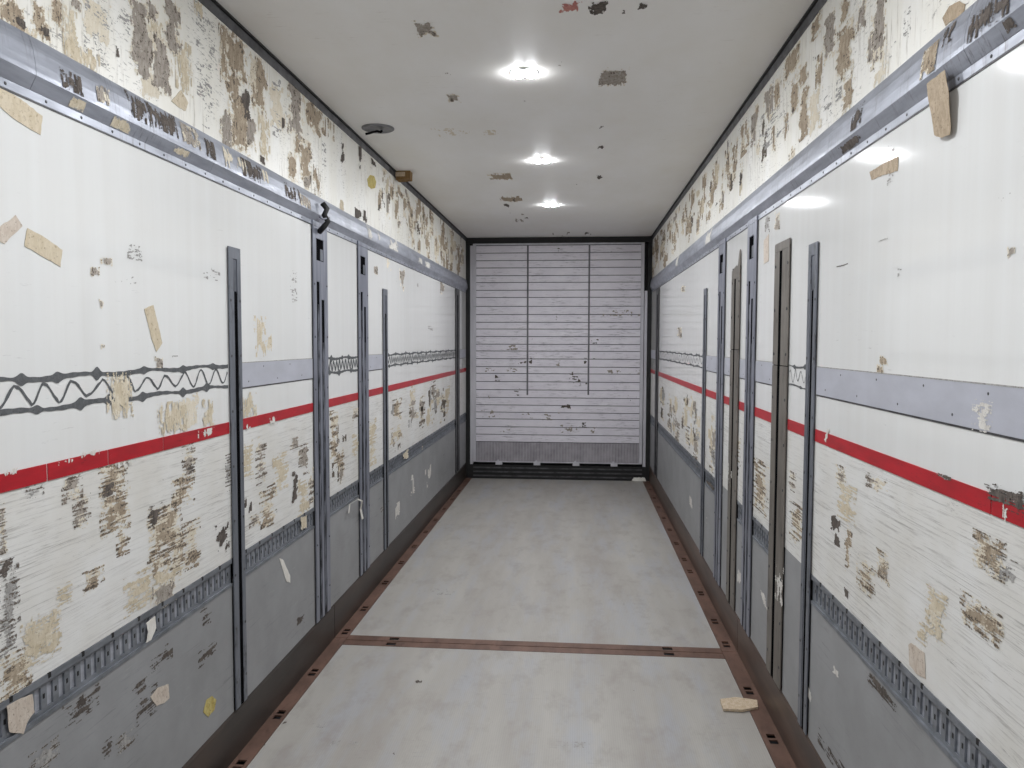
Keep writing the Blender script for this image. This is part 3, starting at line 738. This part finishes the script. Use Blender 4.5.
ceiling_light(5.955, 'bright white ceiling light, middle one of the row of three')
ceiling_light(7.860, 'bright white ceiling light farthest away, nearest the platform')
for y, lab in ((2.10, 'white ceiling light just above the top of the view'), (0.17, 'white ceiling light directly above the viewer, out of view')):
    ceiling_light(y, lab)

# ------------------------------------------------------------------ torn tape, glue and scrapes left on the panels
def panel_at(P, zone, y):
    for a, b, o in PANELS[P, zone]:
        if a <= y <= b: return o
    return PANELS[P, zone][0][2]
def host(plane, box):
    u, v = ray_uv(plane, (box[0]+box[2])/2, (box[1]+box[3])/2)
    if plane in 'LR':
        if v > ZF: return PANELS[plane, 'up']
        if v > ZR0+0.02: return panel_at(plane, 'mid', u)
        if v > ZW: return panel_at(plane, 'low', u)
        for a, b, gp, pr in PANELS[plane, 'bay']:
            if a <= u <= b: return gp
        return PANELS[plane, 'wall']
    return {'C': ceil, 'F': floor}.get(plane)
def many(plane, mat, mode, boxes, name='tape_residue', w=0.0004, parent=None):
    for b in boxes:
        o = patch(parent or host(plane, b), plane, b, mat, mode, name, w)
        o.matrix_parent_inverse = Matrix.Translation(-Vector(o.parent.location))
        if mode == 'ticks' or len(plane) == 2 or name == 'scratch': o['kind'] = 'stuff'

# left wall, upper panel
many('L', 'res_brown', 'solid', [(0,0,23,27),(33,8,48,40),(51,0,62,24),(226,38,246,75),(227,75,240,97),(231,100,249,150),(252,60,265,110),(305,102,320,130),(301,143,310,178),(289,157,296,180),(294,135,300,155),(397,190,406,201)])
many('L', 'res_greybrown', 'solid', [(131,0,147,60),(136,26,151,76),(154,40,170,92),(165,3,180,54),(147,5,157,20),(70,0,81,9),(289,88,301,135),(248,122,255,146),(221,112,231,148),(302,176,310,190)])
many('L', 'res_brown', 'streak', [(220,30,226,80),(251,62,256,100),(314,170,319,192),(415,195,420,224),(409,205,412,230),(426,237,429,255),(450,232,453,270),(421,207,424,235),(435,232,438,262),(457,248,460,280),(430,212,433,236),(404,200,407,222),(321,108,326,132),(328,122,333,136),(441,222,444,262),(461,242,463,268),(445,250,448,276),(412,232,414,246),(418,240,420,252),(394,204,397,216),(390,180,393,196),(383,168,386,182)])
many('L', 'res_tan', 'streak', [(65,12,75,58),(66,48,97,70),(178,45,190,89),(260,120,268,155),(195,4,202,15),(150,22,160,45),(22,28,34,44)])
many('L', 'res_pale', 'solid', [(142,72,158,100),(4,0,20,14),(84,0,110,40),(270,85,284,130)])
many('L', 'res_grey', 'ticks', [(196,8,215,100),(117,10,130,38),(104,62,110,85),(84,30,106,62),(200,80,212,128),(272,75,281,140),(322,120,326,180),(85,5,112,25),(52,30,66,44)])
many('L', 'res_dark', 'solid', [(242,92,249,115),(115,46,119,57),(259,155,264,163),(341,143,344,160),(12,18,26,26),(38,26,49,34),(355,210,360,220),(363,210,366,221),(378,204,380,212),(363,153,365,165),(371,160,376,166),(359,150,361,170),(282,120,284,128)], w=0.0015)
many('L', 'res_tan', 'blob', [(339,200,344,214)])
# fine remnants towards the far end of both walls
rr = random.Random(21)
def far_streaks(plane, n, x0, x1, top, bot, mats, hmax):
    for _ in range(n):
        x = rr.uniform(x0, x1); a, b = top(x), bot(x)
        if b-a < 8: continue
        h = rr.uniform(0.12, 0.4)*min(hmax, b-a); y = rr.uniform(a+2, max(a+3, b-h-2)); ww = rr.uniform(1.6, 3.4)
        many(plane, rr.choice(mats), rr.choice(['streak', 'streak', 'solid']), [(x, y, x+ww, y+h)])
upm = ['res_brown', 'res_greybrown', 'res_brown', 'res_tan', 'res_dark2']
far_streaks('L', 34, 372, 463, lambda x: 246-.919*(467-x), lambda x: 26+.53*x, upm, 50)
far_streaks('R', 38, 654, 770, lambda x: 246-1.39*(x-651), lambda x: 258-.81*(x-660), upm, 60)
far_streaks('L', 26, 390, 452, lambda x: 494-.26*x, lambda x: 700-.625*x, ['res_greybrown', 'res_tan', 'res_brown', 'res_grey', 'res_dark2'], 40)
far_streaks('L', 9, 331, 352, lambda x: 494-.26*x, lambda x: 700-.625*x, ['res_greybrown', 'res_tan', 'res_brown', 'res_dark2'], 40)
far_streaks('R', 34, 660, 698, lambda x: 376+.414*(x-650), lambda x: 576-.983*(814-x), ['res_greybrown', 'res_tan', 'res_grey', 'res_dark2'], 40)
far_streaks('R', 8, 708, 714, lambda x: 376+.414*(x-650), lambda x: 576-.983*(814-x), ['res_greybrown', 'res_tan', 'res_grey'], 40)
# left wall, middle panel
many('L', 'res_greybrown', 'solid', [(91,268,98,275),(102,258,110,264),(99,300,103,308),(156,358,163,368),(101,345,105,349),(374,267,377,273),(400,270,404,287),(441,281,444,292)], 'chip')
many('L', 'res_tan', 'streak', [(256,320,265,353),(266,335,272,348),(386,256,390,268)])
many('L', 'res_grey', 'ticks', [(290,267,297,303),(417,280,419,287),(428,326,433,336),(172,355,178,359),(127,245,142,260),(115,275,136,284),(203,268,220,280)], 'printed_remnant')
many('L', 'res_tan', 'streak', [(109,376,130,415),(160,405,184,430),(204,402,213,423),(244,396,254,415)], w=0.0022)
many('L', 'res_pale', 'solid', [(185,395,197,426)])
# left wall, lower panel
many('L', 'res_brown', 'scuff', [(174,478,192,505),(149,507,180,552),(185,523,198,567),(170,530,186,572),(150,555,170,572),(101,460,125,492),(102,492,128,530),(118,527,128,552),(85,570,102,587),(262,490,274,527),(331,414,337,440),(331,442,337,462),(337,452,343,468),(394,402,401,418),(0,655,30,695)])
many('L', 'res_greybrown', 'scuff', [(184,447,195,477),(64,475,80,498),(75,495,88,525),(0,520,6,560),(257,440,265,480),(291,435,297,446),(300,447,307,472),(309,472,313,505),(352,408,358,420),(410,388,415,420),(0,505,5,520),(251,515,260,525),(420,395,424,425),(432,385,435,410),(440,395,444,420)])
many('L', 'res_tan', 'scuff', [(241,445,251,480),(275,457,286,490),(299,482,307,512),(23,616,59,660),(126,575,152,606),(59,585,70,601),(155,570,180,585),(353,437,358,452),(369,420,375,462),(391,427,399,442),(446,390,449,412)])
many('L', 'res_grey', 'scuff', [(0,570,17,624),(28,487,41,497),(226,452,230,488),(0,625,14,655),(28,488,30,490)])
many('L', 'res_dark', 'scuff', [(0,562,12,577),(104,484,112,497),(150,508,160,530),(188,455,194,473)], w=0.0015)
many('L', 'res_dark', 'solid', [(217,526,228,550),(249,502,252,511),(292,475,297,502),(244,500,246,508),(333,446,336,452)], w=0.0015)
many('L', 'res_greybrown', 'solid', [(153,585,173,604)], w=0.0015)
# left wall, grey panel and lashing rail
many('L', 'res_dark', 'scuff', [(65,696,98,716),(152,650,170,663),(135,683,148,694),(139,692,155,716),(104,737,113,753),(201,646,214,659),(202,609,210,624),(298,616,303,625)], 'chip')
many('L', 'res_grey', 'scuff', [(31,748,57,768),(118,730,135,745),(335,535,338,541),(380,505,383,512)], 'chip')
many('L', 'res_white', 'streak', [(426,470,430,485),(411,478,414,492),(385,478,388,490),(396,505,399,515),(330,640,334,645)], 'chip')
many('L', 'res_tan', 'solid', [(403,452,407,458),(301,518,305,528),(420,445,423,452)], w=0.004, parent=PANELS['L', 'wall'])
# left side rail
many('LR', 'res_dark', 'streak', [(128,96,152,122),(150,106,178,132),(60,72,82,92),(205,140,215,158),(242,162,262,180),(285,185,300,200)], 'grime', 0.0006, RAILS['L'])
many('LR', 'res_pale', 'streak', [(224,148,234,170),(236,158,246,172),(262,170,268,182)], 'tape_residue', 0.0008, RAILS['L'])
many('LR', 'res_greybrown', 'streak', [(96,86,110,104),(182,126,200,146),(300,196,310,208)], 'tape_residue', 0.0007, RAILS['L'])
many('LR', 'res_white', 'streak', [(368,225,372,240),(378,230,380,240),(388,235,398,250),(418,258,422,270),(425,262,430,272)], 'tape_residue', 0.0008, RAILS['L'])
many('LU', 'res_tan', 'solid', [(68,98,86,110),(110,118,133,131),(172,146,190,156)], 'tape_residue', 0.0008, RAILS['L'])
# right wall, upper panel
many('R', 'res_brown', 'solid', [(786,47,799,74),(812,12,820,37),(839,27,852,74),(844,77,853,109),(792,79,798,111),(800,92,808,135),(841,0,849,20),(800,66,807,84)])
many('R', 'res_greybrown', 'solid', [(825,15,834,57),(873,1,884,61),(858,0,865,27),(868,35,873,62),(765,92,771,112),(752,112,758,132)])
many('R', 'res_brown', 'streak', [(817,57,823,82),(790,148,795,158),(784,118,788,136),(720,200,723,210),(697,216,699,234),(741,128,746,152),(726,150,731,172),(735,140,738,165),(712,168,716,190),(703,178,706,200),(690,192,694,214),(683,205,686,225),(676,212,679,235),(668,222,671,245),(661,232,664,258),(655,240,658,266),(672,240,675,256),(757,140,760,155),(775,82,780,105),(772,130,775,150),(688,222,691,238),(664,250,667,266),(707,205,710,220),(652,250,654,275)])
many('R', 'res_pale', 'streak', [(875,50,886,79),(810,89,820,129)])
many('R', 'res_grey', 'ticks', [(904,0,911,45),(890,40,896,58),(824,82,832,120),(836,78,842,100),(760,100,790,140)])
many('R', 'res_dark', 'solid', [(793,106,796,112),(814,55,818,62),(740,172,742,185),(716,196,718,205)], w=0.0015)
# right wall, middle panel
many('R', 'res_greybrown', 'solid', [(775,213,780,227),(1008,247,1014,256),(682,286,685,292),(678,328,681,336)], 'chip')
many('R', 'res_grey', 'solid', [(765,214,769,231)])
many('R', 'res_brown', 'solid', [(881,357,887,364),(877,365,884,373)])
many('R', 'res_dark', 'line', [(837,264.5,848,266)], 'scratch')
many('R', 'res_grey', 'line', [(879,239,888,240.5)], 'scratch')
many('R', 'res_grey', 'ticks', [(996,195,1012,203),(888,142,894,184),(898,268,904,276)], 'scratch')
# right wall, lower panel
many('R', 'res_tan', 'scuff', [(840,487,854,518),(928,592,945,638),(918,625,926,641)])
many('R', 'res_brown', 'scuff', [(975,537,1004,572),(962,606,1002,633),(859,563,873,590),(878,555,887,577),(792,508,803,542),(755,464,766,510),(757,470,764,500),(846,544,850,570),(737,440,740,462),(846,530,852,548)])
many('R', 'res_greybrown', 'scuff', [(837,469,845,487),(868,477,885,490),(790,474,795,488),(676,420,679,440),(668,408,671,430),(686,428,689,450),(694,440,697,462),(710,440,713,470),(661,395,664,415),(682,410,684,425)])
many('R', 'res_dark', 'solid', [(832,518,840,531),(835,534,840,546),(845,590,849,598),(735,465,739,475)], 'chip')
many('R', 'res_greybrown', 'solid', [(879,560,888,579)])
many('R', 'res_grey', 'scuff', [(992,556,1016,580)], 'scuff_mark')
many('R', 'res_dark', 'scuff', [(988,489,1024,506)], 'stripe_damage', 0.0034, PANELS['R', 'wall'])
many('R', 'res_grey', 'scuff', [(940,474,950,478)], 'stripe_damage', 0.0034, PANELS['R', 'wall'])
many('R', 'res_white', 'scuff', [(976,404,991,430)], 'strip_scrape', 0.0032, PANELS['R', 'wall'])
many('R', 'res_white', 'streak', [(826,430,829,440),(1005,507,1010,521)], 'stripe_chip', 0.0034, PANELS['R', 'wall'])
many('L', 'res_white', 'streak', [(5,470,14,474),(60,459,72,463),(82,451,98,455),(200,430,212,435),(245,425,252,430),(270,418,276,424),(113,462,132,466)], 'stripe_chip', 0.0034, PANELS['L', 'wall'])
# right wall, grey panel
many('R', 'res_white', 'solid', [(760,592,767,603),(737,570,742,584),(690,498,692,506),(806,688,811,698),(833,668,839,676),(707,520,709,530)], 'chip')
many('R', 'res_dark', 'scuff', [(820,755,850,768),(706,478,716,490),(870,690,900,700)], 'chip')
many('R', 'res_white', 'streak', [(779,567,785,600)], 'scratch', 0.0110, POSTOBJ['G'])
many('R', 'res_white', 'streak', [(731,465,735,480)], 'scratch', 0.0110, POSTOBJ['I'])
# right side rail
many('RR', 'res_dark', 'streak', [(970,0,1012,28),(941,25,952,44),(852,105,862,128)], 'grime', 0.0006, RAILS['R'])
many('RR', 'res_brown', 'solid', [(922,45,937,76)], 'tape_residue', 0.0008, RAILS['R'])
many('RR', 'res_white', 'streak', [(706,230,711,244),(676,255,678,266)], 'tape_residue', 0.0008, RAILS['R'])
many('RU', 'res_dark', 'solid', [(1003,15,1018,32),(838,138,866,156)], 'grime', 0.0006, RAILS['R'])
# ceiling
many('C', 'res_greybrown', 'solid', [(602,70,625,83),(417,23,433,35),(449,95,458,101)])
many('C', 'res_brown', 'solid', [(491,174,512,179),(503,197,519,201)])
many('C', 'res_dark', 'solid', [(591,2,607,14),(639,3,649,8),(502,203,510,207),(598,145,603,148),(600,125,604,128),(597,176,603,179),(622,9,626,14),(524,217,528,219),(585,232,590,234)])
many('C', 'res_greybrown', 'ticks', [(509,212,530,215),(558,61,562,66),(509,218,523,222),(446,72,451,78),(524,100,529,103),(576,184,582,187),(552,232,570,236),(612,255,616,258)])
many('C', 'res_pale', 'ticks', [(480,130,500,135),(430,128,470,137)])
many('C', 'res_pink', 'solid', [(561,3,579,12)])
# rear platform
def dmany(mat, mode, boxes, name='scuff_mark'):
    for b in boxes: dk(patch(None, 'B', b, mat, mode, name, 0.0012, 2.2))
dmany('res_dark', 'ticks', [(569,371,578,384),(495,375,500,381),(591,339,601,345),(627,395,637,406),(582,421,588,428),(592,428,597,433),(584,358,595,364),(518,358,532,364),(536,350,548,354),(530,336,534,342),(578,378,590,386),(609,250,613,254),(553,248,560,252),(556,315,559,330),(514,382,521,396)])
dmany('res_dark', 'solid', [(560,405,570,408)])
dmany('res_greybrown', 'ticks', [(480,410,500,418),(515,412,560,420),(484,424,510,432),(560,425,600,433),(475,395,490,399),(605,370,640,374),(500,345,520,350),(600,310,640,316),(485,368,520,372),(545,360,560,366)])
# floor
many('F', 'res_grey', 'ticks', [(326,741,378,748),(419,589,455,595),(312,722,326,728),(420,680,426,683),(416,520,440,526),(560,742,590,748),(622,600,640,606),(520,486,545,489),(610,490,630,493)], 'floor_scratch', 0.0016)
many('F', 'res_dark', 'solid', [(262,744,266,746),(283,722,287,724),(415,681,421,683),(632,690,635,692),(392,752,395,755)], 'floor_speck', 0.0016)

# ------------------------------------------------------------------ separate pieces of tape, paper and debris
def tape(name, label, cat, plane, poly, mat, w=0.0009, th=0.0010, group=None, lift=0.0):
    pts = [ray_uv(plane, *q) for q in poly]
    # subdivide the outline and roughen it a little
    rng = random.Random(len(label)); out = []
    for (a, b), (c, d) in zip(pts, pts[1:]+pts[:1]):
        n = max(2, int(math.hypot(c-a, d-b)/0.012))
        for k in range(n):
            t = k/n; j = 0.0016 if k else 0
            out.append((a+(c-a)*t+rng.uniform(-j, j), b+(d-b)*t+rng.uniform(-j, j)))
    zmax = max(q[1] for q in out); zmin = min(q[1] for q in out); n = len(out)
    cu = sum(q[0] for q in out)/n; cv = sum(q[1] for q in out)/n
    V = []
    for z in (0, th):
        V += [PL[plane](u, v, w+z+lift*((zmax-v)/(zmax-zmin+1e-6))**2) for u, v in out]
    V += [PL[plane](cu, cv, w+lift*0.25), PL[plane](cu, cv, w+th+lift*0.25)]
    F = []
    for i in range(n):
        j = (i+1) % n
        F += [(i, j, n+j, n+i), (2*n, j, i), (2*n+1, n+i, n+j)]
    mb = MB(); mb.add(V, F); o = mb.build(name, mat); tag(o, label, cat, group); return o
tape('tape_strip', 'long torn tan tape strip just below the left side rail', 'tape', 'L', [(-8,84),(20,99),(42,116),(40,135),(18,122),(4,111),(-8,100)], 'tape_tan')
tape('tape_strip', 'faded pinkish tape piece at the left edge of the white panel', 'tape', 'L', [(15,215),(22,226),(4,244),(-4,240),(-4,230)], 'tape_paper')
tape('tape_strip', 'wide slanting beige tape piece on the left white panel', 'tape', 'L', [(27,228),(45,238),(62,250),(60,267),(43,257),(24,246)], 'tape_tan')
tape('tape_strip', 'narrow tan tape strip leaning above the squiggled glue on the left', 'tape', 'L', [(144,309),(153,305),(162,343),(156,352),(151,338)], 'tape_tan')
tape('tape_strip', 'brown tape flap folded over the right side rail and hanging down', 'tape', 'RH', [(927,84),(945,70),(948,92),(946,128),(944,135),(936,138),(930,135),(930,118),(928,100)], 'tape_brown', 0.0, 0.001, None, -0.015)
tape('tape_strip', 'short brown tape piece on the glossy white panel at right', 'tape', 'R', [(870,172),(885,163),(899,156),(898,171),(884,175),(872,180)], 'tape_brown')
tape('tape_strip', 'crumpled brown tape above the right side rail at the top edge', 'tape', 'R', [(943,18),(950,6),(960,1),(966,4),(964,14),(952,21),(946,26)], 'tape_brown')
tape('tape_strip', 'narrow upright beige tape strip beside the top of the large cover plate', 'tape', 'R', [(764,241),(769,234),(769,261),(764,264)], 'tape_paper')
tape('tape_strip', 'pale rectangular tape piece low on the right scuffed panel', 'tape', 'R', [(909,645),(912,643),(925,653),(926,679),(917,674),(910,665)], 'tape_paper')
tape('tape_strip', 'small triangular tan tape scrap above the left side rail', 'tape', 'L', [(171,101),(181,90),(188,103),(185,111),(178,107)], 'tape_tan')
tape('paper_scrap', 'white torn paper scrap on the left grey panel', 'paper', 'L', [(150,697),(157,688),(168,684),(169,698),(164,703),(156,706)], 'tape_paper')
tape('paper_scrap', 'peeling paper label over the left lashing rail in the near corner', 'paper', 'L', [(5,706),(20,698),(31,694),(33,712),(26,722),(22,734),(8,732)], 'tape_paper', 0.0036)
tape('paper_scrap', 'small white paper remnant over the middle of the left lashing rail', 'paper', 'L', [(145,623),(154,616),(155,628),(150,640),(145,643),(147,632)], 'tape_white', 0.0036)
tape('tape_strip', 'slender cream tape sliver on the grey panel behind the near slim post', 'tape', 'L', [(279,558),(283,560),(290,576),(290,583),(286,581)], 'tape_white')
tape('sticker', 'round yellow sticker under the left roof edge', 'sticker', 'L', [(367,179),(370,175),(374,176),(376,182),(375,188),(371,189),(368,186)], 'res_yellow')
tape('sticker', 'yellowish torn sticker near the floor on the left grey panel', 'sticker', 'L', [(203,712),(206,700),(212,696),(216,700),(214,710),(208,717)], 'res_yellow')
tape('wood_splinter', 'flat pale wood splinter lying across the right floor edge', 'debris', 'F', [(720,702),(735,700),(757,703),(758,710),(742,713),(723,712)], 'wood', 0.0045, 0.012)
# white tape loop hanging at the foot of the farther wide post
p0 = [ray_uv('L', *q) for q in [(346,513),(347,504),(351,499),(355,501),(358,509),(360,519)]]
mb = MB(); V = []; F = []
for i, (u, v) in enumerate(p0):
    k = 0.018+0.03*(i in (2, 3)); h = 0.010+0.012*(i/5)
    for dw in (0, 0.0015): V += [PL['L'](u-h, v, k+dw), PL['L'](u+h, v, k+dw)]
    if i:
        a, b = 4*(i-1), 4*i
        F += [(a, a+1, b+1, b), (a+2, b+2, b+3, a+3), (a, b, b+2, a+2), (a+1, a+3, b+3, b+1)]
F += [(0, 2, 3, 1), (4*5, 4*5+1, 4*5+3, 4*5+2)]
mb.add(V, F); tag(mb.build('tape_strip', 'tape_white'), 'curled white tape strip hanging at the left lashing rail', 'tape')
# crumpled white scrap in the far right corner
mb = MB(); rng = random.Random(3)
u, v = ray_uv('F', 639, 481)
ring = [(u+0.10*math.cos(t)*rng.uniform(.8, 1.15), v+0.05*math.sin(t)*rng.uniform(.8, 1.2)) for t in [k*math.pi/6 for k in range(12)]]
V = [(a, b, 0.0045) for a, b in ring]+[(u+(a-u)*0.8, v+(b-v)*0.8, 0.03+rng.uniform(0, .02)) for a, b in ring]+[(u, v, 0.055), (u, v, 0.0045)]
F = [(i, (i+1) % 12, 12+(i+1) % 12, 12+i) for i in range(12)]+[(12+i, 12+(i+1) % 12, 24) for i in range(12)]+[((i+1) % 12, i, 25) for i in range(12)]
mb.add(V, F); tag(mb.build('crumpled_scrap', 'tape_white'), 'crumpled white scrap on the floor in the far right corner', 'debris')
# round vent in the roof with a cable end
u, v = ray_uv('C', 378, 128); o = empty('roof_vent', (u, v, H)); tag(o, 'round grey roof vent with a short black cable hanging out', 'vent')
V = []; F = []; n = 28
for r, z in ((0.105, 0), (0.105, -0.006), (0.098, -0.010), (0.088, -0.010), (0.080, -0.004), (0.0, -0.003)):
    for i in range(n): V.append((r*math.cos(2*math.pi*i/n), r*math.sin(2*math.pi*i/n), z))
for r in range(5):
    for i in range(n): F.append((r*n+i, r*n+(i+1) % n, (r+1)*n+(i+1) % n, (r+1)*n+i))
link('vent_disc', V, F, 'vent_grey', o, True)
MB().tube([(0.012, 0.05, -0.006), (0.012, 0.02, -0.022), (0.012, -0.02, -0.030), (0.010, -0.06, -0.036), (-0.006, -0.085, -0.048), (-0.032, -0.095, -0.058), (-0.056, -0.10, -0.064)], 0.0075).build('cable', 'slot_black', o, True)
# block of cardboard wedged under the roof edge
u, v = ray_uv('C', 404, 172); o = empty('cardboard_block', (u, v, H)); tag(o, 'brown folded cardboard block wedged at the left roof edge', 'block')
MB().prism([(-0.055, -0.072), (0.058, -0.066), (0.060, 0), (-0.055, 0)], -0.05, 0.05, lambda a, b, c: (a, c, b)).build('block', 'cardboard', o)
MB().box((-0.058, -0.055, -0.045), (0.02, -0.0505, -0.012)).build('folded_flap', 'wood', o)
# black strap remnant at the head of the near wide post
o = empty('strap_remnant', PL['L'](4.33, 2.50, -0.014)); tag(o, 'black knotted strap remnant at the head of the nearer wide left post', 'strap')
b = PL['L'](0, 0, 0)[0]-o.location.x
MB().tube([(0.055, 0.0, 0.13), (0.075, 0.02, 0.10), (0.072, -0.02, 0.06), (0.078, 0.025, 0.03), (0.07, -0.01, 0.0), (0.03, 0.015, -0.03)], 0.016, 8).build('strap', 'black', o, True)
MB().tube([(0.074, -0.10, 0.035), (0.078, -0.06, 0.03), (0.080, 0.0, 0.045), (0.079, 0.05, 0.055)], 0.005).build('wire', 'deck_post_metal', o, True)
